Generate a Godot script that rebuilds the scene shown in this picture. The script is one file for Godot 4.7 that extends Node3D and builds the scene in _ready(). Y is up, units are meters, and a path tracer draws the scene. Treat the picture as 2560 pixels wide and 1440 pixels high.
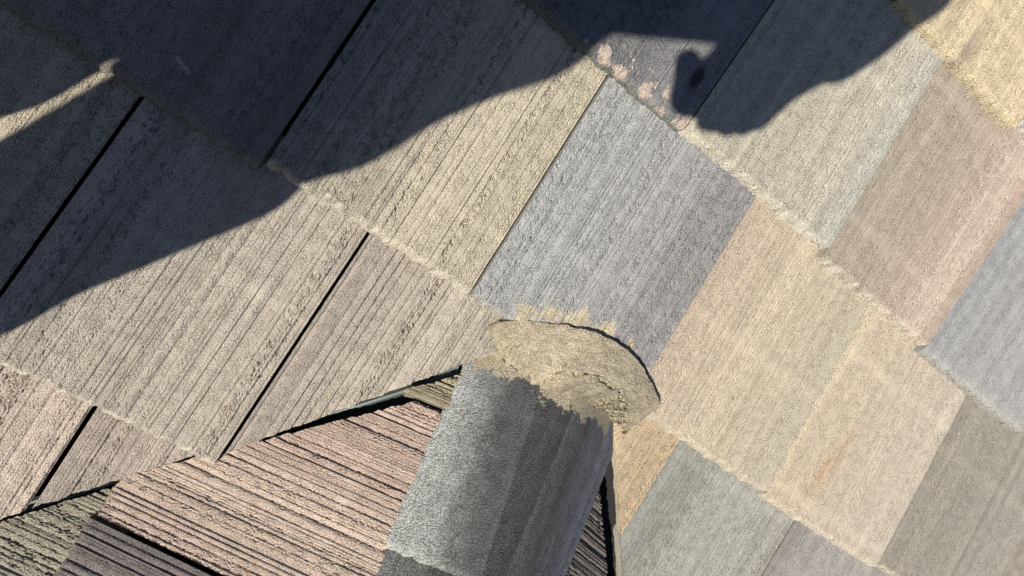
extends Node3D
# A tiled roof seen from above: a large slope of flat concrete tiles, a small cross gable with its
# ridge caps and mortar, two metal valleys, and the person whose shadow falls on it.

const PITCH := 0.5235988            # 30 degrees, both roofs
const SN := 0.5
const CS := 0.8660254
const RISE := 0.018                 # how far a tile's front edge stands above the tile below
const EXPO := 0.36                  # visible length of a tile
const APEX := Vector3(0.514, 0.0225, -0.03897)   # where the small ridge meets the large slope

var rng := RandomNumberGenerator.new()
var NA: PackedByteArray             # 512 x 512 seamless soft noise
var NB: PackedByteArray             # 512 x 512 seamless fine noise
var M := {}

# ---------------------------------------------------------------- helpers
func lin(r: float, g: float, b: float) -> Color:
	var c := Color(r / 255.0, g / 255.0, b / 255.0).srgb_to_linear()
	var y := c.r * 0.3 + c.g * 0.55 + c.b * 0.15
	return c.lerp(Color(y, y, y), 0.30) * Color(0.92, 0.925, 0.93)

func main_at(u: float, v: float, h: float) -> Vector3:
	return Vector3(u, v * SN + h * CS, -v * CS + h * SN)

func na(x: int, y: int) -> float:
	return NA[(x & 511) + ((y & 511) << 9)] * 0.00392157 - 0.5

func nb(x: int, y: int) -> float:
	return NB[(x & 511) + ((y & 511) << 9)] * 0.00392157 - 0.5

func tag(o: Node, label: String, category := "", group := "", kind := "") -> Node:
	if label: o.set_meta("label", label)
	if category: o.set_meta("category", category)
	if group: o.set_meta("group", group)
	if kind: o.set_meta("kind", kind)
	return o

func put(called: String, mesh: Mesh, m: Material, parent: Node) -> MeshInstance3D:
	var o := MeshInstance3D.new()
	o.name = called
	o.mesh = mesh
	o.material_override = m
	parent.add_child(o, true)
	return o

func arrays(v: PackedVector3Array, n: PackedVector3Array, uv: PackedVector2Array, c: PackedColorArray, ix: PackedInt32Array) -> ArrayMesh:
	var a := []
	a.resize(Mesh.ARRAY_MAX)
	a[Mesh.ARRAY_VERTEX] = v
	a[Mesh.ARRAY_NORMAL] = n
	a[Mesh.ARRAY_TEX_UV] = uv
	a[Mesh.ARRAY_COLOR] = c
	a[Mesh.ARRAY_INDEX] = ix
	var m := ArrayMesh.new()
	m.add_surface_from_arrays(Mesh.PRIMITIVE_TRIANGLES, a)
	return m

func noise_bytes(size: int, freq: float, octaves: int, kind: int, sd: int) -> PackedByteArray:
	var f := FastNoiseLite.new()
	f.seed = sd
	f.noise_type = kind
	f.frequency = freq
	f.fractal_octaves = octaves
	if octaves == 1: f.fractal_type = FastNoiseLite.FRACTAL_NONE
	if kind == FastNoiseLite.TYPE_CELLULAR:
		f.cellular_return_type = FastNoiseLite.RETURN_DISTANCE
		f.cellular_jitter = 1.0
	var im := f.get_seamless_image(size, size, false, false, 0.15, true)
	im.convert(Image.FORMAT_L8)
	return im.get_data()

# ---------------------------------------------------------------- textures and materials
func grain(pit: float, sand: float, dirt: float, big: float, sd: int) -> Array:
	var size := 1024
	var a := noise_bytes(size, 0.10, 2, FastNoiseLite.TYPE_SIMPLEX, sd)          # sand grains, about 2 mm
	var b := noise_bytes(size, 0.055, 2, FastNoiseLite.TYPE_SIMPLEX, sd + 1)     # pits, 3 to 5 mm
	var c := noise_bytes(size, 0.010, 3, FastNoiseLite.TYPE_SIMPLEX, sd + 2)     # where it is rough
	var e := noise_bytes(size, 0.20, 1, FastNoiseLite.TYPE_SIMPLEX, sd + 3)      # fine sand, 1 mm
	var high := PackedByteArray()
	high.resize(size * size)
	var tint := PackedByteArray()
	tint.resize(size * size * 3)
	for i in size * size:
		var rough: float = clampf((c[i] - 70.0) / 90.0, 0.25, 1.0)
		var hole: float = clampf((100.0 - b[i]) / 30.0, 0.0, 1.0) * rough * big + clampf((92.0 - a[i]) / 26.0, 0.0, 1.0) * (0.35 + 0.65 * rough)
		hole = minf(hole, 1.2)
		var f := (e[i] - 128.0)
		high[i] = clampi(int(165.0 + (a[i] - 128.0) * sand * 0.7 + f * sand * 0.35 - hole * pit * 120.0), 0, 255)
		var v := clampi(int(234.0 + f * 0.30 + (a[i] - 128.0) * 0.15 - hole * dirt * 105.0 + (22.0 if a[i] > 186 else 0.0)), 0, 255)
		tint[i * 3] = v
		tint[i * 3 + 1] = v
		tint[i * 3 + 2] = v
	var r := RandomNumberGenerator.new()
	r.seed = sd
	for k in 900:                                   # pale and dark single sand grains
		var x := r.randi_range(1, size - 8)
		var y := r.randi_range(1, size - 8)
		var g := 255 if k % 3 else 60
		for dy in r.randi_range(2, 6):
			for dx in r.randi_range(3, 6):
				var at := (x + dx + (y + dy) * size) * 3
				tint[at] = g
				tint[at + 1] = g
				tint[at + 2] = g
	return [ImageTexture.create_from_image(Image.create_from_data(size, size, false, Image.FORMAT_L8, high)), ImageTexture.create_from_image(Image.create_from_data(size, size, false, Image.FORMAT_RGB8, tint))]

func concrete(h: Texture2D, c: Texture2D, relief: float) -> StandardMaterial3D:
	var m := StandardMaterial3D.new()
	m.vertex_color_use_as_albedo = true
	m.albedo_texture = c
	m.heightmap_enabled = true
	m.heightmap_texture = h
	m.heightmap_scale = relief                      # centimetres
	m.roughness = 0.95
	m.metallic_specular = 0.3
	return m

func plain(c: Color, rough := 0.8, metal := 0.0) -> StandardMaterial3D:
	var m := StandardMaterial3D.new()
	m.albedo_color = c.linear_to_srgb()
	m.roughness = rough
	m.metallic = metal
	return m

func make_materials() -> void:
	NA = noise_bytes(512, 0.012, 4, FastNoiseLite.TYPE_SIMPLEX, 11)
	NB = noise_bytes(512, 0.17, 2, FastNoiseLite.TYPE_SIMPLEX, 12)
	var pitted := grain(1.0, 0.9, 0.5, 0.8, 21)
	var sandy := grain(0.8, 0.9, 0.62, 0.25, 31)
	M.pitted = concrete(pitted[0], pitted[1], 0.105)
	M.mid = concrete(pitted[0], pitted[1], 0.09)
	M.sandy = concrete(sandy[0], sandy[1], 0.095)
	M.mortar = concrete(pitted[0], pitted[1], 0.13)
	M.cap = concrete(pitted[0], pitted[1], 0.16)
	M.metal = plain(Color(0.25, 0.30, 0.285), 0.4, 0.8)
	M.deck = plain(Color(0.012, 0.012, 0.013), 0.95)

# ---------------------------------------------------------------- roof tiles
# Grooves across a tile: one value each quarter millimetre, in metres, and how rough each place is.
func groove_profile(width: float, coarse: float, flip: bool, sd: int) -> Array:
	var r := RandomNumberGenerator.new()
	r.seed = sd
	var n := int(width / 0.00025) + 40
	var prof := PackedFloat32Array()
	var rough := PackedFloat32Array()
	prof.resize(n)
	rough.resize(n)
	var x := 0.0
	while x < n:                                    # bands, rough or smooth
		var w := r.randf_range(14.0, 110.0)
		var q: float = r.randf_range(0.05, 1.0)
		q = q * q
		for i in range(int(x), mini(n, int(x + w) + 1)):
			rough[i] = q
		x += w
	x = r.randf_range(4.0, 20.0)
	while x < n:                                    # grooves: a steep drop, then a slow rise
		var fine := r.randf() < 0.55
		var gap := r.randf_range(9.0, 22.0) if fine else r.randf_range(20.0, 50.0)
		var deep := (r.randf_range(0.4, 1.3) if fine else r.randf_range(1.0, 2.6)) * 0.001 * coarse
		var rise := gap * r.randf_range(0.45, 1.1)
		for k in int(rise) + 4:
			var i := int(x) + k
			if i >= n: break
			var f := (k / 3.0) if k < 3 else pow(1.0 - (k - 3) / (rise + 1.0), 1.4)
			prof[i] -= deep * maxf(f, 0.0)
		x += gap
	var p1 := r.randf() * 9.0
	for i in n:                                     # broad swells
		prof[i] += 0.0005 * coarse * (sin(i * 0.021 + p1) + 0.6 * sin(i * 0.057 + p1 * 2.0))
	if flip:
		prof.reverse()
		rough.reverse()
	return [prof, rough]

# t: corners nl, nr, hr, hl (Vector2, slope axes), colors: Array of [s, Color], coarse, cut: Array of [cx, cy, c] with
# cx*x + cy*y >= c kept, res: columns, rows, seed, flip, nose: Color, stain: a function or null
func tile_mesh(t: Dictionary) -> ArrayMesh:
	var sd: int = t.seed
	var r := RandomNumberGenerator.new()
	r.seed = sd
	var nl: Vector2 = t.nl
	var nr: Vector2 = t.nr
	var hl: Vector2 = t.hl
	var hr: Vector2 = t.hr
	var under := 0.05
	hl += (hl - nl).normalized() * under
	hr += (hr - nr).normalized() * under
	var width := nl.distance_to(nr)
	var length := (nl.distance_to(hl) + nr.distance_to(hr)) * 0.5
	var cols: int = t.cols
	var steps := PackedFloat32Array([0.0, 0.0012, 0.003, 0.0055, 0.009, 0.013])
	var rows: int = t.rows
	for k in 16: steps.append(0.013 + 0.0022 * (k + 1))
	for k in rows - 16:
		steps.append(0.0482 + (length - 0.0482) * (k + 1) / (rows - 16))
	var nt := steps.size()
	var pr := groove_profile(width, t.coarse, t.flip, sd)
	var prof: PackedFloat32Array = pr[0]
	var rough: PackedFloat32Array = pr[1]
	var last := prof.size() - 1
	var coarse: float = t.coarse
	var ox := r.randi() & 511
	var oy := r.randi() & 511
	var ou := Vector2(r.randf(), r.randf())
	var tip_l := r.randf_range(-0.0005, 0.0012)       # tiles never lie quite level
	var tip_r := r.randf_range(0.0008, 0.0034)
	# colour streaks along the tile
	var streak := PackedFloat32Array()
	streak.resize(cols + 1)
	var base := PackedColorArray()
	base.resize(cols + 1)
	var stops: Array = t.colors
	var w1 := 0.0
	var w2 := 0.0
	for i in cols + 1:
		if r.randf() < 0.10: w1 = r.randf_range(-1.0, 1.0)
		w2 = lerpf(w2, w1, 0.35)
		streak[i] = w2 * t.streak + r.randf_range(-1.0, 1.0) * 0.022
		var s := float(i) / cols
		var c: Color = stops[stops.size() - 1][1]
		for k in stops.size() - 1:
			if s <= stops[k + 1][0]:
				var f: float = clampf((s - stops[k][0]) / maxf(stops[k + 1][0] - stops[k][0], 1e-4), 0.0, 1.0)
				c = stops[k][1].lerp(stops[k + 1][1], f)
				break
		base[i] = c
	var nose_c: Color = t.nose
	var cuts: Array = t.cut
	var stain = t.stain
	var H := PackedFloat32Array()
	var X := PackedFloat32Array()
	var Y := PackedFloat32Array()
	var V := PackedVector3Array()
	var N := PackedVector3Array()
	var U := PackedVector2Array()
	var C := PackedColorArray()
	var I := PackedInt32Array()
	var w := cols + 1
	H.resize(w * nt)
	X.resize(w * nt)
	Y.resize(w * nt)
	C.resize(w * nt)
	V.resize(w * nt)
	N.resize(w * nt)
	U.resize(w * nt)
	var lo := PackedFloat32Array()
	var hi := PackedFloat32Array()
	for j in nt:
		var tt := steps[j]
		var f := tt / length
		var L := nl.lerp(hl, f)
		var R := nr.lerp(hr, f)
		var s0 := 0.0
		var s1 := 1.0
		for q in cuts:
			var fl: float = q[0] * L.x + q[1] * L.y - q[2] + na(j * 5 + ox, 7) * 0.004 + nb(j * 37 + ox, 3) * 0.002
			var fr: float = q[0] * R.x + q[1] * R.y - q[2] + na(j * 5 + ox, 7) * 0.004 + nb(j * 37 + ox, 3) * 0.002
			if fl < 0.0 and fr < 0.0:
				s0 = 0.0 if fl > fr else 1.0
				s1 = s0
			elif fl < 0.0:
				s0 = maxf(s0, fl / (fl - fr))
			elif fr < 0.0:
				s1 = minf(s1, fl / (fl - fr))
		if s1 < s0: s1 = s0
		lo.append(s0)
		hi.append(s1)
		var near := clampf(1.0 - tt / 0.022, 0.0, 1.0)
		var lift := RISE * (1.0 - tt / EXPO)
		var face := 1.0
		if tt < 0.013:
			face = pow(sin(clampf(tt / 0.013, 0.0, 1.0) * PI * 0.5), 0.75)
		var jm := int(tt * 1000.0)                   # millimetres up the tile
		var wander := na(jm * 2 + ox, 300 + sd) * 1.2
		for i in w:
			var s := clampf(float(i) / cols, s0, s1)
			var im := int(s * width * 1000.0)
			var ip := clampi(int(s * width * 4000.0 + wander), 0, last)
			var mod := clampf(0.95 + 0.7 * na(im * 4 + oy, (jm >> 1) + ox), 0.6, 1.3)
			var ro := rough[ip]
			var grit := nb(im * 3 + ox, jm * 3 + oy)
			var h := prof[ip] * mod * (1.0 - 0.55 * near)
			h += grit * 0.0014 * ro * coarse + na(im + ox, jm + oy) * 0.0012
			var pit := nb(im * 2 + oy, jm * 2 + ox) + 0.9 * na(im * 5 + oy, jm * 5)
			if pit < -0.10: h += (pit + 0.10) * 0.0072 * coarse * (0.08 + ro)
			if near > 0.0:
				h += near * (na(im * 6 + ox, jm * 6) * 0.0050)
			h += lerpf(tip_l, tip_r, s)
			h = (lift + h) * face - (1.0 - face) * 0.004
			var rag := near * (na(im * 2 + ox, 100 + sd) * 0.007 + na(im * 6 + ox, 40 + sd) * 0.005)
			var at := j * w + i
			H[at] = h
			X[at] = lerpf(L.x, R.x, s)
			Y[at] = lerpf(L.y, R.y, s) + rag
			var ci := int(s * cols)
			var c := base[ci]
			var k := 1.0 + streak[ci] * (0.7 + 0.9 * na(im + oy, (jm >> 2) + ox)) + na(im * 2 + ox, jm * 2) * 0.12
			c = c * k
			var nn: float = clampf(near * 2.4 - 1.25 + na(im * 4 + sd, jm * 4) * 2.2, 0.0, 0.92)
			if nn > 0.0: c = c.lerp(nose_c, nn)
			if stain != null: c = stain.call(c, X[at], Y[at], im, jm)
			c.a = 1.0
			C[at] = c
	for j in nt:
		for i in w:
			var at := j * w + i
			var a0 := at - 1 if i > 0 else at
			var a1 := at + 1 if i < cols else at
			var b0 := at - w if j > 0 else at
			var b1 := at + w if j < nt - 1 else at
			var dx := X[a1] - X[a0]
			var dy := Y[b1] - Y[b0]
			var gx := (H[a1] - H[a0]) / dx if dx > 1e-5 else 0.0
			var gy := (H[b1] - H[b0]) / dy if dy > 1e-5 else 0.0
			V[at] = Vector3(X[at], Y[at], H[at])
			N[at] = Vector3(-gx, -gy, 1.0).normalized()
			U[at] = Vector2(X[at], Y[at]) * 4.0 + ou
	for j in nt - 1:
		for i in cols:
			var at := j * w + i
			if X[at + 1] - X[at] < 1e-6 and X[at + w + 1] - X[at + w] < 1e-6: continue
			I.append_array([at, at + w, at + 1, at + 1, at + w, at + w + 1])
	# side walls, square to the slope
	for side in 2:
		var first := V.size()
		var n_side := Vector3(-1, 0, 0) if side == 0 else Vector3(1, 0, 0)
		if cuts.size() and t.get("wall_n") != null: n_side = t.wall_n
		for j in nt:
			var at := j * w + (0 if side == 0 else cols)
			var p := V[at]
			for k in 4:
				var d: float = k * t.thick
				var rg := nb(j * 13 + sd, k * 29 + side * 7) * 0.0016 if k else 0.0
				V.append(Vector3(p.x + rg + (0.001 if k == 0 and false else 0.0), p.y, p.z - d))
				N.append(n_side)
				U.append(Vector2(p.y + p.x, p.z - d) * 4.0 + ou)
				C.append(C[at].lerp(nose_c, 0.55 if k else 0.0))
		for j in nt - 1:
			if hi[j] - lo[j] < 1e-4 or hi[j + 1] - lo[j + 1] < 1e-4: continue
			for k in 3:
				var q := first + j * 4 + k
				I.append_array([q, q + 1, q + 4, q + 4, q + 1, q + 5])
	return arrays(V, N, U, C, I)

func tile_spec(nl: Vector2, nr: Vector2, hr: Vector2, hl: Vector2, colors: Array, o := {}) -> Dictionary:
	var t := {"nl": nl, "nr": nr, "hr": hr, "hl": hl, "colors": colors, "coarse": 1.0, "flip": false, "cut": [], "seed": 1,
		"cols": 290, "rows": 176, "streak": 0.16, "thick": 0.0075, "nose": Color(0.57, 0.53, 0.45), "stain": null, "mat": "pitted", "label": ""}
	t.merge(o, true)
	return t

func lay(t: Dictionary, parent: Node) -> void:
	var o := put("roof_tile", tile_mesh(t), M[t.mat], parent)
	if t.label: o.set_meta("label", t.label)

# joints (distance across at the front edge and at the head) and front lines of each course of the large slope
func course(k: int) -> Array:
	match k:
		3: return [[-0.78, -0.47, -0.16, 0.14, 0.45, 0.755, 1.06, 1.36, 1.66, 1.96, 2.26], [-0.78, -0.47, -0.16, 0.14, 0.45, 0.75, 1.05, 1.35, 1.65, 1.95, 2.25]]
		2: return [[-0.62, -0.31, 0.0, 0.30, 0.60, 0.914, 1.22, 1.52, 1.83, 2.13], [-0.62, -0.31, 0.0, 0.30, 0.60, 0.908, 1.21, 1.51, 1.82, 2.12]]
		1: return [[-0.78, -0.47, -0.165, 0.135, 0.435, 0.751, 1.028, 1.335, 1.64, 1.95, 2.26], [-0.78, -0.47, -0.16, 0.135, 0.442, 0.734, 1.031, 1.325, 1.63, 1.93, 2.24]]
		0: return [[-0.91, -0.61, -0.305, 0.0015, 0.3125, 0.618, 0.932, 1.237, 1.545, 1.85, 2.15], [-0.90, -0.60, -0.30, 0.0025, 0.304, 0.602, 0.898, 1.188, 1.49, 1.80, 2.10]]
		-1: return [[-0.77, -0.465, -0.159, 0.157, 0.452, 0.757, 1.05, 1.35, 1.66, 1.96, 2.26], [-0.76, -0.455, -0.149, 0.155, 0.448, 0.742, 1.033, 1.335, 1.64, 1.94, 2.24]]
		-2: return [[-0.91, -0.61, -0.31, 0.0, 0.305, 0.61, 0.91, 1.21, 1.51, 1.81, 2.11], [-0.90, -0.61, -0.31, -0.005, 0.30, 0.61, 0.91, 1.20, 1.50, 1.80, 2.10]]
	return []

func mortar_smear(c: Color, x: float, y: float, im: int, jm: int) -> Color:
	# thin cement wiped over the tile above the mortar
	var d := 1e9
	for q in [Vector2(0.395, 0.030), Vector2(0.43, 0.052), Vector2(0.47, 0.066), Vector2(0.515, 0.074), Vector2(0.565, 0.070), Vector2(0.61, 0.055)]:
		d = minf(d, Vector2(x, y).distance_to(q))
	var reach := 0.020 + 0.022 * na(im * 3, jm * 3) + 0.012 * na(im * 9, jm * 9) - 0.05 * clampf(absf(x - 0.46) - 0.055, 0.0, 0.3)
	var f := clampf((reach - d + nb(im * 2, jm * 2) * 0.006) / 0.011, 0.0, 0.92)
	return c.lerp(Color(0.50, 0.435, 0.315), f)

func rust_streak(c: Color, x: float, y: float, im: int, jm: int) -> Color:
	# rust run, a third of the way across
	var cx := 1.013 + (y - 0.11) * 0.02
	var f := exp(-pow((x - cx) / 0.013, 2.0)) * clampf(1.0 - absf(y - 0.10) / 0.10, 0.0, 1.0)
	f = clampf(f * (0.8 + 0.5 * nb(im * 5, jm * 2) + 0.8 * na(im * 6, jm)), 0.0, 1.0)
	return c.lerp(Color(0.42, 0.22, 0.11), f * 0.62)

func worn_nose(c: Color, x: float, y: float, im: int, jm: int) -> Color:
	# slate coloured skin worn through to pale pinkish concrete near the front edge
	var e := y - 0.363
	if e < 0.055:
		var q := na(im * 2 + 40, jm * 2 + 200) * 3.2 + nb(im * 3, jm * 3) * 0.9
		var f := clampf((q + 0.22 - absf(e - 0.011) * 46.0) / 0.10, 0.0, 1.0)
		if x > 0.245 and e > 0.004: c = c.lerp(Color(0.47, 0.39, 0.34), f)
	var k := exp(-pow((x - 0.407) / 0.008, 2.0) - pow((y - 0.437) / 0.016, 2.0))
	return c.lerp(Color(0.03, 0.032, 0.035), clampf(k * 1.5 + nb(im * 5, jm * 5) * 0.4 * k, 0.0, 0.9))

func plum_patch(c: Color, x: float, y: float, im: int, jm: int) -> Color:
	var k := exp(-pow((x - 0.748) / 0.010, 2.0) - pow((y - 0.735) / 0.035, 2.0))
	return c.lerp(Color(0.30, 0.22, 0.20), clampf(k * (0.8 + nb(im * 4, jm * 3)), 0.0, 0.6))

func chalk_scratch(c: Color, x: float, y: float, im: int, jm: int) -> Color:
	var d := absf(y - 0.056 + (x + 0.138) * 0.32)
	if x > -0.142 and x < -0.118 and d < 0.0024: return c.lerp(Color(0.5, 0.5, 0.5), 0.55)
	return c

func build_main_slope() -> void:
	var roof := Node3D.new()
	roof.name = "main_roof_slope"
	roof.transform = Transform3D(Basis(Vector3(1, 0, 0), Vector3(0, SN, -CS), Vector3(0, CS, SN)), Vector3.ZERO)
	add_child(roof)
	tag(roof, "large roof slope of ribbed beige, grey and slate concrete tiles filling most of the view", "roof")
	var st := SurfaceTool.new()
	st.begin(Mesh.PRIMITIVE_TRIANGLES)
	# the dark underlay that closes the joints
	var pts := [Vector3(-0.9, -0.715, -0.036), Vector3(-0.9, 1.43, -0.036), Vector3(2.12, 1.43, -0.036), Vector3(2.12, -0.715, -0.036)]
	for k in [0, 1, 2, 0, 2, 3]:
		st.set_normal(Vector3(0, 0, 1))
		st.add_vertex(pts[k])
	put("underlay", st.commit(), M.deck, roof)
	var valley_l := [-1.155, 1.0, -0.510]            # kept: y - 1.155 x >= -0.51
	var valley_r := [1.155, 1.0, 0.683]
	# what each tile of the view looks like, by course and place in it
	var look := {
		"0,2": [[[0, lin(146, 136, 124)], [1, lin(128, 122, 116)]], {"coarse": 0.9, "stain": chalk_scratch, "label": "dark weathered tile with a short chalk scratch, left end of its course", "nose": Color(0.24, 0.235, 0.22)}],
		"0,3": [[[0, lin(150, 142, 132)], [0.25, lin(168, 158, 140)], [0.6, lin(186, 173, 148)], [1, lin(190, 178, 150)]], {"coarse": 1.35, "mat": "mid", "label": "beige ribbed tile crossed by the shadow's edge"}],
		"0,4": [[[0, lin(172, 174, 174)], [0.35, lin(164, 165, 166)], [0.7, lin(152, 151, 152)], [1, lin(141, 138, 140)]], {"coarse": 1.0, "mat": "mid", "stain": mortar_smear, "label": "blue grey tile with cement smeared above the mortar", "nose": Color(0.40, 0.37, 0.31)}],
		"0,5": [[[0, lin(190, 170, 145)], [0.5, lin(200, 184, 152)], [1, lin(188, 176, 150)]], {"coarse": 0.6, "mat": "sandy", "streak": 0.07, "label": "sandy beige tile right of the mortar"}],
		"0,6": [[[0, lin(204, 186, 152)], [0.5, lin(196, 180, 155)], [1, lin(196, 182, 160)]], {"coarse": 0.42, "mat": "sandy", "stain": rust_streak, "streak": 0.06, "label": "sandy beige tile with a rust streak"}],
		"0,7": [[[0, lin(150, 143, 128)], [1, lin(160, 154, 140)]], {"coarse": 0.5, "mat": "sandy", "label": "olive grey smooth tile at the right edge"}],
		"-1,1": [[[0, lin(190, 175, 140)], [1, lin(172, 160, 138)]], {"coarse": 1.0, "label": "tile in shade crossed by one narrow strip of sun", "nose": Color(0.30, 0.27, 0.2)}],
		"-1,2": [[[0, lin(174, 164, 148)], [0.5, lin(180, 169, 152)], [1, lin(184, 171, 154)]], {"coarse": 1.3, "label": "pitted pinkish beige tile, lower left of the shadow"}],
		"-1,3": [[[0, lin(172, 158, 144)], [0.5, lin(180, 168, 150)], [1, lin(180, 166, 148)]], {"coarse": 1.3, "mat": "mid", "cut": [[-1.2615, 1.0, -0.5395]], "wall_n": Vector3(0.756, -0.655, 0), "label": "pinkish tile cut along the metal valley left of the mortar"}],
		"-1,4": [[[0, lin(206, 176, 128)], [0.6, lin(204, 176, 134)], [1, lin(190, 164, 124)]], {"coarse": 1.0, "mat": "mid", "cut": [valley_r], "wall_n": Vector3(-0.756, -0.655, 0), "thick": 0.0045, "label": "small ochre piece of tile cut to the right valley"}],
		"-1,5": [[[0, lin(148, 150, 142)], [0.5, lin(162, 161, 150)], [1, lin(158, 156, 144)]], {"coarse": 0.7, "mat": "mid", "cut": [valley_r], "wall_n": Vector3(-0.756, -0.655, 0), "thick": 0.0095, "label": "green grey tile cut along the right valley"}],
		"-1,6": [[[0, lin(146, 141, 138)], [0.4, lin(164, 158, 155)], [1, lin(162, 157, 150)]], {"coarse": 0.5, "mat": "sandy", "label": "mauve grey tile at the bottom edge"}],
		"-1,7": [[[0, lin(190, 165, 140)], [1, lin(180, 165, 145)]], {"coarse": 0.4, "mat": "sandy"}],
		"-2,2": [[[0, lin(182, 164, 148)], [0.6, lin(190, 172, 156)], [1, lin(190, 172, 155)]], {"coarse": 1.5, "cut": [[-1.143, 1.0, -0.5140]], "wall_n": Vector3(0.756, -0.655, 0), "label": "deeply ribbed pink beige tile at the left edge above the valley"}],
		"-2,3": [[[0, lin(176, 160, 147)], [1, lin(184, 168, 152)]], {"coarse": 1.3, "cut": [[-1.143, 1.0, -0.5140]], "wall_n": Vector3(0.756, -0.655, 0), "label": "pinkish triangular tile cut to the left valley"}],
		"1,2": [[[0, lin(112, 112, 116)], [1, lin(112, 112, 118)]], {"coarse": 0.8}],
		"1,3": [[[0, lin(104, 104, 112)], [0.5, lin(116, 117, 122)], [0.8, lin(132, 131, 134)], [1, lin(126, 124, 126)]], {"coarse": 0.9, "mat": "mid", "stain": worn_nose, "label": "slate coloured tile with pale worn patches along its front edge", "nose": Color(0.17, 0.18, 0.16), "streak": 0.1}],
		"1,4": [[[0, lin(188, 178, 154)], [0.45, lin(184, 176, 156)], [0.8, lin(190, 182, 162)], [1, lin(184, 181, 167)]], {"coarse": 0.75, "mat": "mid", "label": "pale cream tile under the rounded end of the shadow"}],
		"1,5": [[[0, lin(172, 158, 138)], [0.5, lin(184, 164, 146)], [0.9, lin(200, 176, 156)], [1, lin(186, 164, 142)]], {"coarse": 0.55, "mat": "sandy", "streak": 0.1, "label": "pinkish brown tile near the right edge"}],
		"1,6": [[[0, lin(160, 162, 165)], [0.5, lin(170, 168, 167)], [1, lin(162, 157, 157)]], {"coarse": 0.35, "mat": "sandy", "label": "blue grey smooth tile at the right edge", "nose": Color(0.38, 0.37, 0.33)}],
		"2,4": [[[0, lin(204, 184, 142)], [1, lin(214, 190, 146)]], {"coarse": 0.6, "mat": "mid", "stain": plum_patch, "label": "yellow beige tile in the upper right corner", "nose": Color(0.50, 0.44, 0.31)}],
		"2,5": [[[0, lin(166, 166, 164)], [1, lin(160, 160, 160)]], {"coarse": 0.4, "mat": "sandy"}],
	}
	var front := {"0,3": 0.006, "0,4": 0.005, "0,5": -0.004, "0,6": -0.012, "0,7": -0.004, "0,2": -0.004, "1,3": 0.363, "1,4": 0.367, "1,5": 0.352, "1,6": 0.342, "1,2": 0.363,
		"-1,2": -0.366, "-1,1": -0.364, "2,4": 0.712, "2,5": 0.724}
	var gaps := {"0,3": 0.0052, "0,4": 0.0044, "0,5": 0.0018, "0,6": 0.0026, "0,7": 0.0012, "-1,2": 0.005, "-1,3": 0.0045, "1,4": 0.0036, "1,5": 0.0014, "1,6": 0.001, "-2,3": 0.006}
	for k in [3, 2, 1, 0, -1, -2]:
		var js := course(k)
		for i in js[0].size() - 1:
			var key := "%d,%d" % [k, i]
			var seen: bool = look.has(key)
			var o := {"seed": 100 + k * 37 + i * 11}
			var colors := [[0, lin(160, 150, 135)], [1, lin(172, 160, 142)]]
			if k < 0 and not seen:                    # wholly under the small roof
				var q: Array = valley_l if js[0][i] < 0.5 else valley_r
				if maxf(q[0] * js[0][i], q[0] * js[0][i + 1]) + (k + 1) * 0.36 < q[2] + 0.02: continue
			if seen:
				colors = look[key][0]
				o.merge(look[key][1], true)
			else:
				o.merge({"cols": 60, "rows": 34}, true)
				if k < 0: o.merge({"cut": [valley_l] if js[0][i] < 0.5 else [valley_r]}, true)
			var v0: float = front.get(key, k * 0.358)
			var v1: float = front.get("%d,%d" % [k + 1, i], (k + 1) * 0.358)
			v1 = (k + 1) * 0.36
			var gl: float = gaps.get(key, 0.003) * 0.5
			var gr: float = gaps.get("%d,%d" % [k, i + 1], 0.003) * 0.5
			lay(tile_spec(Vector2(js[0][i] + gl, v0), Vector2(js[0][i + 1] - gr, v0), Vector2(js[1][i + 1] - gr, v1), Vector2(js[1][i] + gl, v1), colors, o), roof)

# ---------------------------------------------------------------- the small cross gable
func cap_height(x: float) -> float:                  # over the ridge line, x across it
	var q := x + 0.005
	var k := 1.07 if q < 0.0 else 0.80
	return 0.022 - k * (sqrt(q * q + 0.0025) - 0.05)

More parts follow.
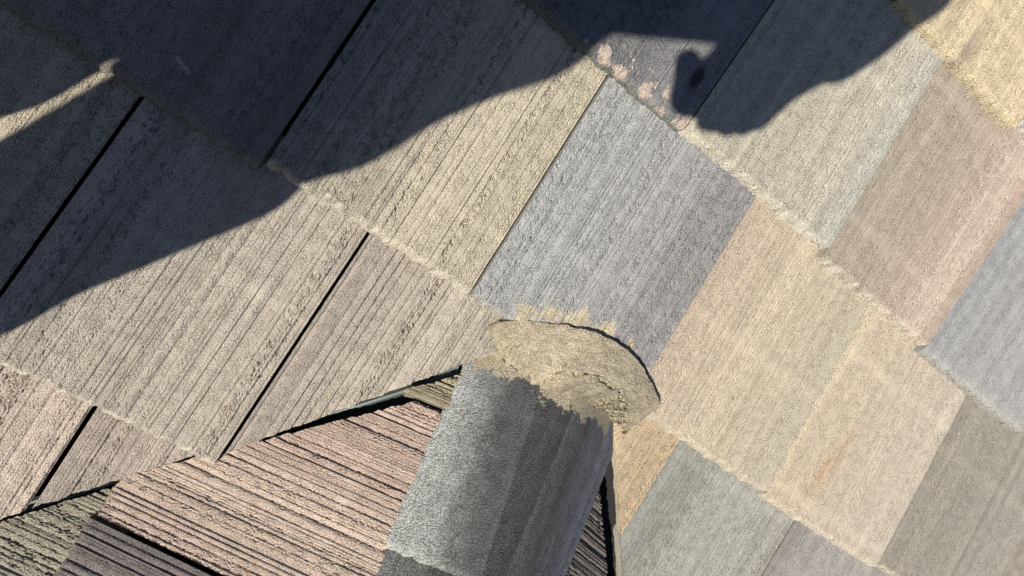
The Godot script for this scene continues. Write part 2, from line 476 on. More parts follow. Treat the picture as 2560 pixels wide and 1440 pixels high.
func cap_mesh(z0: float, z1: float, drop: float, dark: float, sd: int) -> ArrayMesh:
	var V := PackedVector3Array()
	var U := PackedVector2Array()
	var C := PackedColorArray()
	var I := PackedInt32Array()
	var N := PackedVector3Array()
	var cols := 200
	var rows := 150
	var w := cols + 1
	var r := RandomNumberGenerator.new()
	r.seed = sd
	var streak := PackedFloat32Array()
	var s1 := 0.0
	var s2 := 0.0
	for i in w:
		if r.randf() < 0.12: s1 = r.randf_range(-1.0, 1.0)
		s2 = lerpf(s2, s1, 0.4)
		streak.append(s2)
	for j in rows + 1:
		var f := float(j) / rows
		var z := lerpf(z0, z1, f)
		var end := clampf(1.0 - (z1 - z) / 0.012, 0.0, 1.0)
		for i in w:
			var s := float(i) / cols
			var xl := -0.138
			var xr := lerpf(0.152, 0.112, clampf((z - 0.06) / 0.31, 0.0, 1.3))
			var x := lerpf(xl, xr, s)
			var im := int(s * 290.0)
			var jm := int(z * 1000.0)
			var y := cap_height(x) - drop - (0.006 * end * end)
			y += nb(i * 2 + sd, j * 2) * 0.0012 + na(im * 3, jm * 2 + sd) * 0.0006
			var edge := clampf(1.0 - s * cols / 3.0, 0.0, 1.0) + clampf(1.0 - (1.0 - s) * cols / 3.0, 0.0, 1.0)
			y -= edge * edge * 0.004
			var zz := z + (end * (na(im * 3, 77 + sd) * 0.004 + na(im * 12, 20) * 0.002) if j > rows - 12 else 0.0)
			V.append(Vector3(x + edge * na(jm * 4, sd) * 0.003, y, zz))
			U.append(Vector2(s * 0.34, z) * 4.0)
			# skin: pale dusty flank on the left, slate along the crest and to the right
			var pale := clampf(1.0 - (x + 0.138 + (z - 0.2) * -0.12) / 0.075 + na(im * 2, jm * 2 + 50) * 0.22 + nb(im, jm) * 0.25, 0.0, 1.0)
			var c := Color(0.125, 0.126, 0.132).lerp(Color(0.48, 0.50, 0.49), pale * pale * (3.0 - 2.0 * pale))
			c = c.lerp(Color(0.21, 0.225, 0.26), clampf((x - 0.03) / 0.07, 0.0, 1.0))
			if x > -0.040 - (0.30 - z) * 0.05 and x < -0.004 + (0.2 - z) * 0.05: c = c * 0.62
			c = c * (1.0 + streak[i] * 0.22 + na(im * 5, jm) * 0.12 + nb(i * 2, j * 3) * (0.5 + 0.6 * pale) + nb(i * 5, j >> 2) * 0.3)
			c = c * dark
			if z0 < 0.1:
				var reach := 0.102 + 0.022 * na(im * 4, jm * 4) + 0.010 * na(im * 12, jm * 12) + (0.014 if x > -0.05 and x < 0.03 else 0.0)
				if z < reach and x < 0.10: c = c.lerp(Color(0.50, 0.435, 0.315), clampf((reach - z) / 0.004, 0.0, 0.92))
			if edge > 0.6: c = c.lerp(Color(0.38, 0.39, 0.38), 0.5)
			c.a = 1.0
			C.append(c)
	for j in rows + 1:
		for i in w:
			var at := j * w + i
			var dx := V[at + (1 if i < cols else 0)] - V[at - (1 if i > 0 else 0)]
			var dz := V[at + (w if j < rows else 0)] - V[at - (w if j > 0 else 0)]
			N.append(dz.cross(dx).normalized())
	for j in rows:
		for i in cols:
			var at := j * w + i
			I.append_array([at, at + 1, at + w, at + 1, at + w + 1, at + w])
	# thickness at both long edges and at the lower end
	var rim := func(list: Array, out: Vector3) -> void:
		var first := V.size()
		for at in list:
			for k in 3:
				V.append(V[at] + Vector3(0, -0.008 * k, 0) - out * (0.001 * k))
				N.append(out)
				U.append(Vector2(V[at].z + V[at].x, k * 0.008) * 4.0)
				C.append(C[at].lerp(Color(0.3, 0.3, 0.29), 0.5))
		for q in list.size() - 1:
			for k in 2:
				var b := first + q * 3 + k
				I.append_array([b, b + 1, b + 3, b + 3, b + 1, b + 4])
	var l := []
	var rr := []
	var e := []
	for j in rows + 1:
		l.append(j * w)
		rr.append(j * w + cols)
	for i in w: e.append(rows * w + i)
	rim.call(l, Vector3(-1, 0, 0))
	rim.call(rr, Vector3(1, 0, 0))
	rim.call(e, Vector3(0, 0, 1))
	return arrays(V, N, U, C, I)

func build_gable() -> void:
	var g := Node3D.new()
	g.name = "cross_gable_roof"
	g.position = APEX
	add_child(g)
	tag(g, "small gable roof with pink ribbed tiles and grey ridge caps, butting into the large slope", "roof")
	var left := Node3D.new()
	left.name = "left_slope"
	left.transform.basis = Basis(Vector3(0, 0, 1), Vector3(CS, SN, 0), Vector3(-SN, CS, 0))
	g.add_child(left)
	var right := Node3D.new()
	right.name = "right_slope"
	right.transform.basis = Basis(Vector3(0, 0, -1), Vector3(-CS, SN, 0), Vector3(SN, CS, 0))
	g.add_child(right)
	for side in [left, right]:
		var st := SurfaceTool.new()
		st.begin(Mesh.PRIMITIVE_TRIANGLES)
		var sg := 1.0 if side == left else -1.0
		for q in [Vector3(sg * 0.06, 0, -0.04), Vector3(sg * 1.0, 0, -0.04), Vector3(sg * 1.0, -1.1, -0.04)]:
			st.set_normal(Vector3(0, 0, 1))
			st.add_vertex(q)
		put("underlay", st.commit(), M.deck, side)
	# left slope: x runs along the ridge towards the viewer's bottom edge, y up the slope
	var pink := [[0, lin(196, 165, 147)], [0.4, lin(201, 171, 151)], [0.75, lin(200, 176, 154)], [1, lin(196, 168, 150)]]
	var wn := Vector3(-0.756, -0.655, 0)
	lay(tile_spec(Vector2(-0.13, -0.518), Vector2(0.171, -0.518), Vector2(0.171, -0.15), Vector2(-0.13, -0.15), [[0, lin(160, 146, 112)], [1, lin(168, 154, 120)]],
		{"seed": 501, "coarse": 1.9, "flip": true, "cut": [[1.0, 0.866, -0.022]], "wall_n": wn, "label": "olive brown cut corner of tile beside the ridge cap"}), left)
	lay(tile_spec(Vector2(0.176, -0.516), Vector2(0.466, -0.514), Vector2(0.474, -0.15), Vector2(0.176, -0.15), pink,
		{"seed": 502, "coarse": 1.35, "flip": true, "cut": [[1.0, 0.781, 0.020]], "wall_n": wn, "nose": Color(0.42, 0.33, 0.26), "label": "salmon pink deeply ribbed tile"}), left)
	lay(tile_spec(Vector2(0.472, -0.519), Vector2(0.765, -0.519), Vector2(0.772, -0.15), Vector2(0.481, -0.15), [[0, lin(122, 112, 112)], [0.3, lin(140, 130, 126)], [1, lin(140, 130, 122)]],
		{"seed": 503, "coarse": 1.5, "flip": true, "label": "dark mauve grey tile below the pink one", "nose": Color(0.28, 0.25, 0.23)}), left)
	lay(tile_spec(Vector2(0.325, -0.876), Vector2(0.62, -0.876), Vector2(0.62, -0.516), Vector2(0.325, -0.516), [[0, lin(150, 146, 128)], [0.6, lin(160, 152, 130)], [1, lin(150, 146, 128)]],
		{"seed": 504, "coarse": 1.6, "flip": true, "cut": [[1.0, 0.866, -0.017]], "wall_n": wn, "label": "greenish grey ribbed tile in the lower left corner"}), left)
	lay(tile_spec(Vector2(0.625, -0.876), Vector2(0.92, -0.876), Vector2(0.92, -0.516), Vector2(0.625, -0.516), [[0, lin(150, 140, 128)], [1, lin(150, 140, 128)]],
		{"seed": 505, "coarse": 1.5, "flip": true, "cut": [[1.0, 0.866, -0.017]], "wall_n": wn, "cols": 90, "rows": 30}), left)
	for q in [[0.775, -0.52, -0.15], [1.08, -0.52, -0.15], [0.925, -0.876, -0.516]]:
		lay(tile_spec(Vector2(q[0], q[1]), Vector2(q[0] + 0.295, q[1]), Vector2(q[0] + 0.295, q[2]), Vector2(q[0], q[2]), [[0, lin(160, 146, 132)], [1, lin(170, 152, 138)]],
			{"seed": 510 + int(q[0] * 10.0), "coarse": 1.4, "flip": true, "cols": 90, "rows": 40}), left)
		lay(tile_spec(Vector2(-q[0] - 0.22, q[1]), Vector2(-q[0] + 0.075, q[1]), Vector2(-q[0] + 0.075, q[2]), Vector2(-q[0] - 0.22, q[2]), [[0, lin(140, 128, 114)], [1, lin(134, 122, 108)]],
			{"seed": 530 + int(q[0] * 10.0), "coarse": 1.4, "cut": [[-1.0, 0.866, 0.0]], "cols": 90, "rows": 40}), right)
	# right slope, mostly hidden: x runs up towards the large slope
	lay(tile_spec(Vector2(-0.40, -0.51), Vector2(-0.10, -0.51), Vector2(-0.10, -0.13), Vector2(-0.40, -0.13), [[0, lin(140, 128, 114)], [1, lin(134, 122, 108)]],
		{"seed": 506, "coarse": 1.9, "cut": [[-1.0, 0.866, 0.0]], "wall_n": Vector3(0.756, -0.655, 0), "label": "brown ribbed tile in the shade of the ridge cap"}), right)
	lay(tile_spec(Vector2(-0.70, -0.51), Vector2(-0.405, -0.51), Vector2(-0.405, -0.13), Vector2(-0.70, -0.13), [[0, lin(140, 128, 114)], [1, lin(134, 122, 108)]],
		{"seed": 507, "coarse": 1.7, "cut": [[-1.0, 0.866, 0.0]], "wall_n": Vector3(0.756, -0.655, 0), "cols": 120, "rows": 50}), right)
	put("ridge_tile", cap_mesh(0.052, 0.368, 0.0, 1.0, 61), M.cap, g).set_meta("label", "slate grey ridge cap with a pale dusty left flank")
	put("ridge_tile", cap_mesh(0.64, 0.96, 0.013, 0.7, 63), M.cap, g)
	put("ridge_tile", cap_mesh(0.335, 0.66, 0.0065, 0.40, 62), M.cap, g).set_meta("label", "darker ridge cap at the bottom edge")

func valley(side: float) -> MeshInstance3D:
	# a metal trough under the cut edges: two leaves and a rolled rib between them
	var along := Vector3(side * CS, -SN, CS).normalized()
	var up_main := (Vector3(0, CS, SN)).cross(along).normalized()
	if up_main.y < 0.0: up_main = -up_main
	var n_gable := Vector3(side * SN, CS, 0)
	var up_gable := n_gable.cross(along).normalized()
	if up_gable.y < 0.0: up_gable = -up_gable
	var up := (Vector3(0, CS, SN) + n_gable).normalized()
	var sec: Array[Vector3] = []
	sec.append(up_main * 0.09)
	sec.append(up_main * 0.030)
	for k in 7:                                       # the rib, half round
		var a := PI * k / 6.0
		sec.append(up_main * (0.006 * cos(a) + 0.016) + up * (0.002 + 0.007 * sin(a)))
	sec.append(up_gable * 0.02)
	sec.append(up_gable * 0.09)
	var st := SurfaceTool.new()
	st.begin(Mesh.PRIMITIVE_TRIANGLES)
	var o := APEX - Vector3(0, 0.042 if side < 0.0 else 0.062, 0)
	var n := 24
	for j in n + 1:
		for k in sec.size():
			var wob := na(j * 19, k * 3) * 0.0012
			st.add_vertex(o + along * (0.10 + j * 0.06) + sec[k] + up * wob)
	for j in n:
		for k in sec.size() - 1:
			var b := j * sec.size() + k
			for q in [b, b + 1, b + sec.size(), b + 1, b + sec.size() + 1, b + sec.size()]: st.add_index(q)
	st.generate_normals()
	return put("valley_flashing", st.commit(), M.metal, self)

# ---------------------------------------------------------------- mortar
func spline(p: Array, f: float) -> Vector3:
	var q := f * (p.size() - 1)
	var i := clampi(int(q), 0, p.size() - 2)
	var t := q - i
	var a: Vector3 = p[maxi(i - 1, 0)]
	var d: Vector3 = p[mini(i + 2, p.size() - 1)]
	return (p[i] as Vector3).cubic_interpolate(p[i + 1], a, d, t)

func build_mortar() -> void:
	var top := []
	for q in [[0.366, -0.036, 0.005], [0.364, -0.016, 0.006], [0.376, 0.006, 0.017], [0.405, 0.024, 0.018], [0.437, 0.041, 0.020], [0.476, 0.058, 0.026], [0.516, 0.068, 0.027], [0.565, 0.068, 0.028],
			[0.610, 0.054, 0.028], [0.637, 0.042, 0.028], [0.655, 0.030, 0.027], [0.655, 0.010, 0.024], [0.654, -0.010, 0.014], [0.645, -0.040, 0.012]]:
		top.append(main_at(q[0], q[1], q[2]))
	var low := []
	for q in [[-0.137, 0.058], [-0.130, 0.065], [-0.114, 0.078], [-0.094, 0.085], [-0.078, 0.093], [-0.063, 0.096], [-0.034, 0.098], [-0.018, 0.090], [0.004, 0.088], [0.023, 0.087], [0.041, 0.088], [0.06, 0.074], [0.101, 0.072], [0.139, 0.070]]:
		low.append(APEX + Vector3(q[0], cap_height(q[0]) + 0.002, q[1]))
	var nu := 220
	var nv := 70
	var up := Vector3(0, 0.94, 0.34)
	var V := PackedVector3Array()
	var N := PackedVector3Array()
	var U := PackedVector2Array()
	var C := PackedColorArray()
	var I := PackedInt32Array()
	for j in nv + 1:
		var g := float(j) / nv
		for i in nu + 1:
			var f := float(i) / nu
			var a := spline(top, f)
			var b := spline(low, f)
			var rag := nb(i * 5, 60) * 0.006 + na(i * 4, 90) * 0.012
			a += (a - b).normalized() * rag * 0.4
			b += (b - a).normalized() * (na(i * 19, 160) * 0.008 + na(i * 6, 190) * 0.022)
			var tongue := clampf((g - 0.72) / 0.28, 0.0, 1.0)
			var p := a.lerp(b, g)
			var hump := sin(pow(g, 0.8) * PI) * 0.004 * sin(clampf(f, 0.04, 0.96) * PI)
			hump += na(i * 2, j * 2) * 0.004 * sin(g * PI) + na(i * 8, j * 10 + 100) * 0.0011 + nb(i * 3, j * 4) * 0.0006 - maxf(0.0, na(i * 22, j * 30) - 0.22) * 0.012
			# trowel ridge and the cracks that run across the right half
			var crack := absf(g - (0.62 + 0.10 * sin(f * 6.0) + na(i * 5, 33) * 0.12))
			if f > 0.42 and f < 0.95 and crack < 0.026: hump -= 0.007 * (1.0 - crack / 0.022) * clampf(nb(i * 2, 9) * 2.0 + 0.7, 0.0, 1.0)
			if f > 0.62 and g > 0.55: hump += na(i * 14, j * 20) * 0.009 * clampf((f - 0.62) * 6.0, 0.0, 1.0)
			hump -= tongue * tongue * 0.002
			p += up * hump
			V.append(p)
			U.append(Vector2(f * 0.36, g * 0.13) * 4.0)
			var c := Color(0.50, 0.435, 0.315) * (1.0 + na(i * 3, j * 6) * 0.25 + nb(i, j * 2) * 0.12)
			c = c.lerp(Color(0.56, 0.50, 0.40), clampf(na(i * 5 + 90, j * 9) * 2.0, 0.0, 0.7))
			c.a = 1.0
			C.append(c)
	var w := nu + 1
	for j in nv + 1:
		for i in w:
			var at := j * w + i
			var dx := V[at + (1 if i < nu else 0)] - V[at - (1 if i > 0 else 0)]
			var dy := V[at + (w if j < nv else 0)] - V[at - (w if j > 0 else 0)]
			N.append(dy.cross(dx).normalized())
	for j in nv:
		for i in nu:
			var at := j * w + i
			I.append_array([at, at + 1, at + w, at + 1, at + w + 1, at + w])
	# the broken edges stand on what lies under them
	for line in 2:
		var first := V.size()
		for i in w:
			var at := i if line == 0 else nv * w + i
			for k in 3:
				V.append(V[at] - (Vector3(0, CS, SN) * 0.009 * k if line == 0 else Vector3(0, 0.003 * k, 0)) + Vector3(nb(i * 7, k * 30), nb(i * 5, k * 40), 0) * (0.003 if k else 0.0))
				N.append((V[at] - V[(w + i) if line == 0 else ((nv - 1) * w + i)]).normalized())
				U.append(Vector2(i * 0.0018, k * 0.008) * 4.0)
				C.append(C[at])
		for i in nu:
			for k in 2:
				var b := first + i * 3 + k
				I.append_array([b, b + 1, b + 3, b + 3, b + 1, b + 4])
	var o := put("mortar_bed", arrays(V, N, U, C, I), M.mortar, self)
	tag(o, "rough beige cement mortar packed round the upper end of the grey ridge cap", "mortar")

# ---------------------------------------------------------------- the person whose shadow it is
# One continuous skin round a skeleton of tapered capsules (surface nets); a bone is [a, b, ra, rb, colour].
func skin(bones: Array, cell: float, k: float, V: PackedVector3Array, C: PackedColorArray, I: PackedInt32Array) -> void:
	var lo := Vector3(1e9, 1e9, 1e9)
	var hi := -lo
	for b in bones:
		var r: float = maxf(b[2], b[3]) + cell * 3.0
		for p in [b[0], b[1]]:
			lo = lo.min(p - Vector3(r, r, r))
			hi = hi.max(p + Vector3(r, r, r))
	var nx := int((hi.x - lo.x) / cell) + 2
	var ny := int((hi.y - lo.y) / cell) + 2
	var nz := int((hi.z - lo.z) / cell) + 2
	var F := PackedFloat32Array()
	F.resize(nx * ny * nz)
	F.fill(1.0)
	for b in bones:
		var a: Vector3 = b[0]
		var ab: Vector3 = b[1] - a
		var ra: float = b[2]
		var rb: float = b[3]
		var il := 1.0 / maxf(ab.length_squared(), 1e-9)
		var r := maxf(ra, rb) + cell * 2.5
		var l0 := (a.min(b[1]) - Vector3(r, r, r) - lo) / cell
		var h0 := (a.max(b[1]) + Vector3(r, r, r) - lo) / cell
		for z in range(maxi(0, int(l0.z)), mini(nz, int(h0.z) + 2)):
			for y in range(maxi(0, int(l0.y)), mini(ny, int(h0.y) + 2)):
				var at := (z * ny + y) * nx
				for x in range(maxi(0, int(l0.x)), mini(nx, int(h0.x) + 2)):
					var p := lo + Vector3(x, y, z) * cell - a
					var t := clampf(p.dot(ab) * il, 0.0, 1.0)
					var d := (p - ab * t).length() - lerpf(ra, rb, t)
					var e := F[at + x]
					var m := maxf(k - absf(d - e), 0.0) / k
					F[at + x] = minf(d, e) - m * m * k * 0.25
	var made := {}
	var corner := [0, 1, nx, nx + 1, nx * ny, nx * ny + 1, nx * ny + nx, nx * ny + nx + 1]
	for z in nz - 1:
		for y in ny - 1:
			for x in nx - 1:
				var at := (z * ny + y) * nx + x
				var inside := 0
				for q in corner:
					if F[at + q] < 0.0: inside += 1
				if inside == 0 or inside == 8: continue
				var sum := Vector3.ZERO
				var n := 0
				for e in [[0, 1], [2, 3], [4, 5], [6, 7], [0, 2], [1, 3], [4, 6], [5, 7], [0, 4], [1, 5], [2, 6], [3, 7]]:
					var f0 := F[at + corner[e[0]]]
					var f1 := F[at + corner[e[1]]]
					if (f0 < 0.0) == (f1 < 0.0): continue
					var t := f0 / (f0 - f1)
					sum += Vector3(e[0] & 1, (e[0] >> 1) & 1, e[0] >> 2).lerp(Vector3(e[1] & 1, (e[1] >> 1) & 1, e[1] >> 2), t)
					n += 1
				var p := lo + (Vector3(x, y, z) + sum / n) * cell
				made[at] = V.size()
				V.append(p)
				var best := 1e9
				var col := Color.WHITE
				for b in bones:
					var ab: Vector3 = b[1] - b[0]
					var t := clampf((p - b[0]).dot(ab) / maxf(ab.length_squared(), 1e-9), 0.0, 1.0)
					var d: float = (p - b[0] - ab * t).length() - lerpf(b[2], b[3], t)
					if d < best:
						best = d
						col = b[4]
				C.append(col)
	var ax := [[1, nx, nx * ny], [nx, nx * ny, 1], [nx * ny, 1, nx]]
	for at in made.keys():
		for q in ax:
			var s0 := F[at] < 0.0
			var s1 := F[at + q[0]] < 0.0
			if s0 == s1: continue
			var a = made.get(at)
			var b = made.get(at - q[1])
			var c = made.get(at - q[1] - q[2])
			var d = made.get(at - q[2])
			if b == null or c == null or d == null: continue
			if s0: I.append_array([a, c, b, a, d, c])
			else: I.append_array([a, b, c, a, c, d])

func smooth(V: PackedVector3Array, C: PackedColorArray, I: PackedInt32Array) -> ArrayMesh:
	var st := SurfaceTool.new()
	st.begin(Mesh.PRIMITIVE_TRIANGLES)
	for i in V.size():
		st.set_color(C[i])
		st.add_vertex(V[i])
	for i in I: st.add_index(i)
	st.generate_normals()
	return st.commit()

func hand(wrist: Vector3, palm: Vector3, fingers: Array, thumb: Array, skin_c: Color) -> Array:
	var b := []
	b.append([wrist, palm, 0.027, 0.030, skin_c])
	for q in fingers:                                # each: root, knuckle, tip
		b.append([palm.lerp(q[0], 0.6), q[0], 0.014, 0.0105, skin_c])
		b.append([q[0], q[1], 0.0105, 0.0095, skin_c])
		b.append([q[1], q[2], 0.0095, 0.008, skin_c])
	b.append([palm.lerp(wrist, 0.5), thumb[0], 0.016, 0.012, skin_c])
	b.append([thumb[0], thumb[1], 0.012, 0.0095, skin_c])
	return b

func build_person(eye: Vector3, rt: Vector3, dn: Vector3, fw: Vector3) -> void:
	var jacket := Color(0.05, 0.065, 0.10)
	var trouser := Color(0.07, 0.065, 0.055)
	var flesh := Color(0.45, 0.27, 0.18)
	var boot := Color(0.06, 0.035, 0.02)
	var fr := Vector3(-0.436, -0.28, 0.665)
	var fl := Vector3(-0.512, -0.13, 0.40)
	var fr0 := Vector3(-0.436, -0.345, 0.665)
	var fl0 := Vector3(-0.512, -0.195, 0.40)
	var B := [
		[fr, Vector3(-0.430, 0.17, 0.65), 0.072, 0.082, trouser], [Vector3(-0.430, 0.17, 0.65), Vector3(-0.415, 0.46, 0.64), 0.083, 0.110, trouser],
		[fl, Vector3(-0.507, 0.25, 0.40), 0.066, 0.076, trouser], [Vector3(-0.507, 0.25, 0.40), Vector3(-0.515, 0.62, 0.44), 0.076, 0.092, trouser],
		[Vector3(-0.415, 0.60, 0.61), Vector3(-0.49, 0.64, 0.45), 0.130, 0.11, jacket], [Vector3(-0.425, 0.60, 0.575), Vector3(-0.38, 0.83, 0.56), 0.144, 0.142, jacket],
		[Vector3(-0.38, 0.86, 0.565), Vector3(-0.345, 1.03, 0.58), 0.138, 0.10, jacket], [Vector3(-0.37, 0.86, 0.49), Vector3(-0.30, 1.06, 0.42), 0.12, 0.11, jacket],
		[Vector3(-0.31, 1.03, 0.635), Vector3(-0.15, 1.085, 0.59), 0.078, 0.050, jacket], [Vector3(-0.15, 1.085, 0.59), Vector3(-0.051, 0.928, 0.452), 0.048, 0.036, jacket],
		[Vector3(-0.29, 1.08, 0.36), Vector3(0.06, 1.12, 0.335), 0.06, 0.058, jacket], [Vector3(0.045, 1.12, 0.34), Vector3(0.052, 0.985, 0.395), 0.072, 0.060, jacket], [Vector3(0.045, 1.04, 0.37), Vector3(-0.029, 0.993, 0.401), 0.06, 0.045, jacket],
		[Vector3(-0.27, 1.10, 0.50), Vector3(-0.15, 1.18, 0.48), 0.06, 0.055, flesh],
		[fr0 + Vector3(-0.05, 0.01, 0), fr0 + Vector3(0.12, -0.005, 0.02), 0.044, 0.040, boot], [fr0 + Vector3(0, 0.02, 0), fr, 0.045, 0.05, boot],
		[fl0 + Vector3(-0.05, 0.01, 0), fl0 + Vector3(0.12, -0.005, -0.01), 0.044, 0.040, boot], [fl0 + Vector3(0, 0.02, 0), fl, 0.045, 0.05, boot],
	]
	var V := PackedVector3Array()
	var C := PackedColorArray()
	var I := PackedInt32Array()
	skin(B, 0.014, 0.035, V, C, I)
	# head bent over the phone
	var hc := Vector3(-0.105, 1.255, 0.475)
	var face := Vector3(0.62, -0.78, -0.05).normalized()
	var crown := Vector3(0.78, 0.62, 0).normalized()
	var sidev := face.cross(crown).normalized()
	var hd := [
		[hc - face * 0.02 + crown * 0.015, hc + face * 0.005 - crown * 0.01, 0.092, 0.085, flesh], [hc + face * 0.03 - crown * 0.05, hc + face * 0.045 - crown * 0.085, 0.06, 0.036, flesh],
		[hc + face * 0.085 + crown * 0.01, hc + face * 0.105 - crown * 0.03, 0.010, 0.014, flesh], [hc + face * 0.082 - crown * 0.066 - sidev * 0.02, hc + face * 0.082 - crown * 0.066 + sidev * 0.02, 0.009, 0.009, Color(0.36, 0.16, 0.12)],
		[hc - crown * 0.06, Vector3(-0.17, 1.17, 0.48), 0.06, 0.058, flesh],
	]
	for s in [-1.0, 1.0]:
		hd.append([hc + sidev * 0.088 * s + crown * 0.01, hc + sidev * 0.09 * s - crown * 0.03, 0.016, 0.011, flesh])
		hd.append([hc + face * 0.082 + sidev * 0.032 * s + crown * 0.006, hc + face * 0.082 + sidev * 0.034 * s + crown * 0.006, 0.011, 0.011, Color(0.03, 0.02, 0.015)])
		hd.append([hc + face * 0.083 + sidev * 0.018 * s + crown * 0.026, hc + face * 0.078 + sidev * 0.05 * s + crown * 0.024, 0.010, 0.009, Color(0.08, 0.05, 0.03)])
	var first := V.size()
	var I2 := PackedInt32Array()
	skin(hd, 0.005, 0.014, V, C, I2)
	I.append_array(I2)
	# hands: the right one under the phone, the left one steadying its far corner
	var back := -fw
	var pc := eye - rt * 0.034 + dn * 0.022 + back * 0.014          # middle of the phone
	var P := func(a: float, b: float, c: float) -> Vector3: return pc + rt * a + dn * b + back * c
	var rh := hand(Vector3(-0.051, 0.928, 0.452), P.call(-0.012, 0.044, 0.024), [
		[P.call(0.030, 0.060, 0.012), P.call(0.030, 0.052, -0.010), P.call(0.026, 0.030, -0.012)], [P.call(0.010, 0.066, 0.010), P.call(0.008, 0.056, -0.012), P.call(0.006, 0.026, -0.014)],
		[P.call(-0.012, 0.066, 0.010), P.call(-0.014, 0.056, -0.012), P.call(-0.016, 0.026, -0.014)], [P.call(-0.034, 0.060, 0.010), P.call(-0.036, 0.052, -0.011), P.call(-0.038, 0.030, -0.013)]],
		[P.call(-0.03, 0.02, 0.034), P.call(-0.010, -0.008, 0.018)], flesh)
	rh.append([P.call(-0.025, 0.040, 0.024), P.call(-0.064, 0.024, 0.014), 0.028, 0.024, flesh])        # heel of the hand
	rh.append([Vector3(-0.051, 0.928, 0.452), P.call(-0.050, 0.006, 0.020), 0.030, 0.022, flesh])
	rh.append([P.call(-0.064, -0.028, 0.010), P.call(-0.066, 0.026, 0.013), 0.017, 0.021, flesh])
	rh.append([P.call(0.034, 0.046, 0.016), P.call(0.062, 0.020, 0.020), 0.020, 0.022, flesh])
	rh.append([P.call(0.012, 0.050, 0.020), P.call(0.034, 0.046, 0.016), 0.022, 0.018, flesh])
	skin(rh, 0.004, 0.008, V, C, I)
	var lh := hand(Vector3(0.068, 0.965, 0.385), P.call(0.046, -0.008, 0.036), [
		[P.call(0.064, 0.022, 0.028), P.call(0.064, 0.032, 0.010), P.call(0.054, 0.036, 0.004)], [P.call(0.074, 0.004, 0.028), P.call(0.074, 0.012, 0.010), P.call(0.064, 0.018, 0.006)],
		[P.call(0.074, -0.016, 0.028), P.call(0.074, -0.010, 0.010), P.call(0.063, -0.004, 0.006)], [P.call(0.066, -0.034, 0.030), P.call(0.064, -0.030, 0.012), P.call(0.053, -0.022, 0.007)]],
		[P.call(0.030, 0.006, 0.034), P.call(0.026, 0.020, 0.016)], flesh)
	lh.append([P.call(0.060, 0.008, 0.030), Vector3(0.058, 0.955, 0.388), 0.032, 0.044, flesh])
	skin(lh, 0.004, 0.008, V, C, I)
	var body_m := StandardMaterial3D.new()
	body_m.vertex_color_use_as_albedo = true
	body_m.roughness = 0.8
	var o := put("person", smooth(V, C, I), body_m, self)
	tag(o, "person in a dark jacket and cap bending over a phone, out of frame at left", "person")
	# cap
	var cv := PackedVector3Array()
	var cc := PackedColorArray()
	var ci := PackedInt32Array()
	var felt := Color(0.06, 0.06, 0.065)
	skin([[hc - face * 0.022 + crown * 0.035, hc - face * 0.005 + crown * 0.045, 0.098, 0.085, felt], [hc + face * 0.085 + crown * 0.045 - sidev * 0.035, hc + face * 0.085 + crown * 0.045 + sidev * 0.035, 0.016, 0.016, felt],
		[hc + face * 0.13 + crown * 0.035 - sidev * 0.022, hc + face * 0.13 + crown * 0.035 + sidev * 0.022, 0.013, 0.013, felt]], 0.006, 0.03, cv, cc, ci)
	put("cap", smooth(cv, cc, ci), body_m, o)
	# phone
	var ph := Node3D.new()
	ph.name = "mobile_phone"
	ph.transform = Transform3D(Basis(rt, -dn, back), pc)
	add_child(ph)
	tag(ph, "black mobile phone held out over the roof by the person", "phone")
	var st := SurfaceTool.new()
	st.begin(Mesh.PRIMITIVE_TRIANGLES)
	var ring := []
	for q in [[1, 1], [-1, 1], [-1, -1], [1, -1]]:
		for k in 6:
			var a: float = k / 5.0 * PI / 2.0
			var base_a: float = {[1, 1]: 0.0, [-1, 1]: PI / 2.0, [-1, -1]: PI, [1, -1]: PI * 1.5}[q]
			ring.append(Vector2(q[0] * 0.057, q[1] * 0.025) + Vector2.from_angle(base_a + a) * 0.010)
	var lay_z := [[-0.004, 0.92], [-0.0032, 1.0], [0.0032, 1.0], [0.004, 0.92]]
	for l in lay_z:
		for q in ring: st.add_vertex(Vector3(q.x * l[1], q.y * l[1], l[0]))
	var nr := ring.size()
	for l in 3:
		for k in nr:
			var k2 := (k + 1) % nr
			for q in [l * nr + k, l * nr + k2, (l + 1) * nr + k, l * nr + k2, (l + 1) * nr + k2, (l + 1) * nr + k]: st.add_index(q)
	for k in range(1, nr - 1):
		for q in [0, k + 1, k]: st.add_index(q)
		for q in [3 * nr, 3 * nr + k, 3 * nr + k + 1]: st.add_index(q)
	st.generate_normals()
	put("body", st.commit(), plain(Color(0.02, 0.02, 0.022), 0.35), ph)
	var sc := BoxMesh.new()
	sc.size = Vector3(0.122, 0.062, 0.0006)
	var so := put("screen", sc, plain(Color(0.01, 0.01, 0.012), 0.1), ph)
	so.position.z = 0.0043
	var le := CylinderMesh.new()
	le.top_radius = 0.006
	le.bottom_radius = 0.007
	le.height = 0.002
	var lo := put("lens", le, plain(Color(0.01, 0.01, 0.012), 0.1), ph)
	lo.rotation.x = PI / 2.0
	lo.position = Vector3(0.034, 0.022, -0.005)

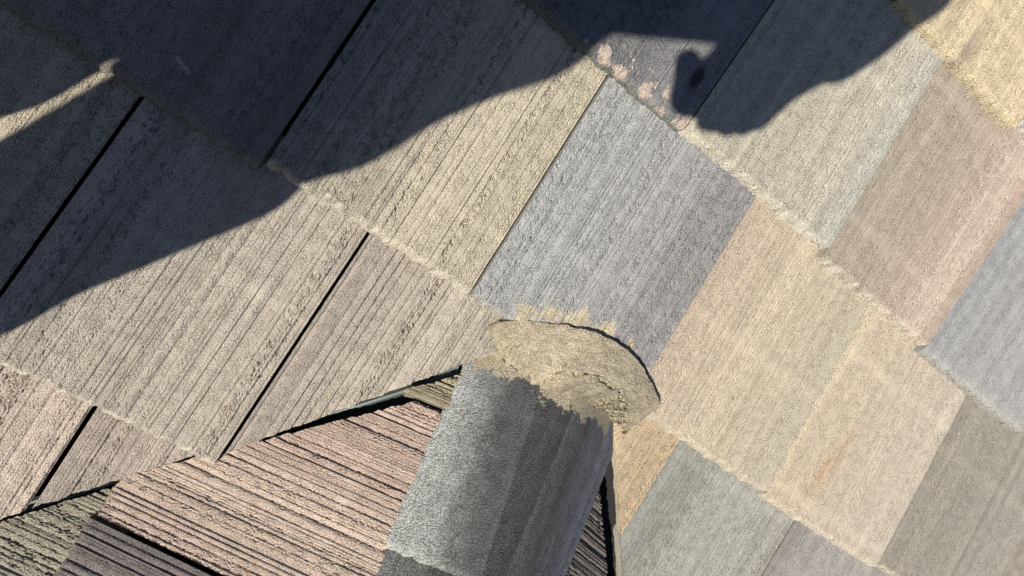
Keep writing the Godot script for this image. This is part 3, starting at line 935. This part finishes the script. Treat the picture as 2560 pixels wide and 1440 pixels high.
# ---------------------------------------------------------------- the scene
func _ready() -> void:
	var eye := Vector3(0.02364, 0.86008, 0.39651)
	var rt := Vector3(0.7820, 0.5083, -0.3606).normalized()
	var fw := Vector3(0.3388, -0.8324, -0.4386).normalized()
	var dn := fw.cross(rt).normalized()
	rt = dn.cross(fw).normalized()
	var cam := Camera3D.new()
	cam.name = "camera"
	cam.transform = Transform3D(Basis(rt, -dn, -fw), eye)
	cam.fov = 44.05
	cam.near = 0.02
	cam.far = 400.0
	add_child(cam)
	cam.current = true

	var env := Environment.new()
	env.background_mode = Environment.BG_SKY
	var sky := ProceduralSkyMaterial.new()
	sky.sky_top_color = Color(0.33, 0.395, 0.53)
	sky.sky_horizon_color = Color(0.60, 0.65, 0.72)
	sky.sky_curve = 0.15
	sky.ground_bottom_color = Color(0.20, 0.19, 0.17)
	sky.ground_horizon_color = Color(0.35, 0.35, 0.34)
	sky.sky_energy_multiplier = 0.92
	sky.ground_energy_multiplier = 0.5
	env.sky = Sky.new()
	env.sky.sky_material = sky
	env.tonemap_mode = Environment.TONE_MAPPER_LINEAR
	env.tonemap_exposure = 1.49
	env.sdfgi_enabled = true
	env.ssao_enabled = true
	env.ssil_enabled = true
	var we := WorldEnvironment.new()
	we.name = "sky"
	we.environment = env
	add_child(we)

	var sun := DirectionalLight3D.new()
	sun.name = "sun"
	sun.light_energy = 1.6
	sun.light_color = Color(1.0, 0.968, 0.91)
	sun.light_angular_distance = 0.55
	sun.shadow_enabled = true
	add_child(sun)
	sun.look_at_from_position(Vector3.ZERO, Vector3(0.405, -0.5399, -0.7389), Vector3.UP)

	make_materials()
	build_main_slope()
	build_gable()
	tag(valley(-1.0), "grey metal valley flashing in the gap along the pink tiles", "flashing")
	tag(valley(1.0), "grey metal valley flashing right of the ridge cap", "flashing")
	build_mortar()
	build_person(eye, rt, dn, fw)

	var ground := MeshInstance3D.new()
	ground.name = "ground"
	var pm := PlaneMesh.new()
	pm.size = Vector2(300, 300)
	ground.mesh = pm
	ground.material_override = plain(Color(0.10, 0.11, 0.06), 0.95)
	ground.position.y = -4.5
	ground.set_meta("kind", "structure")
	add_child(ground)
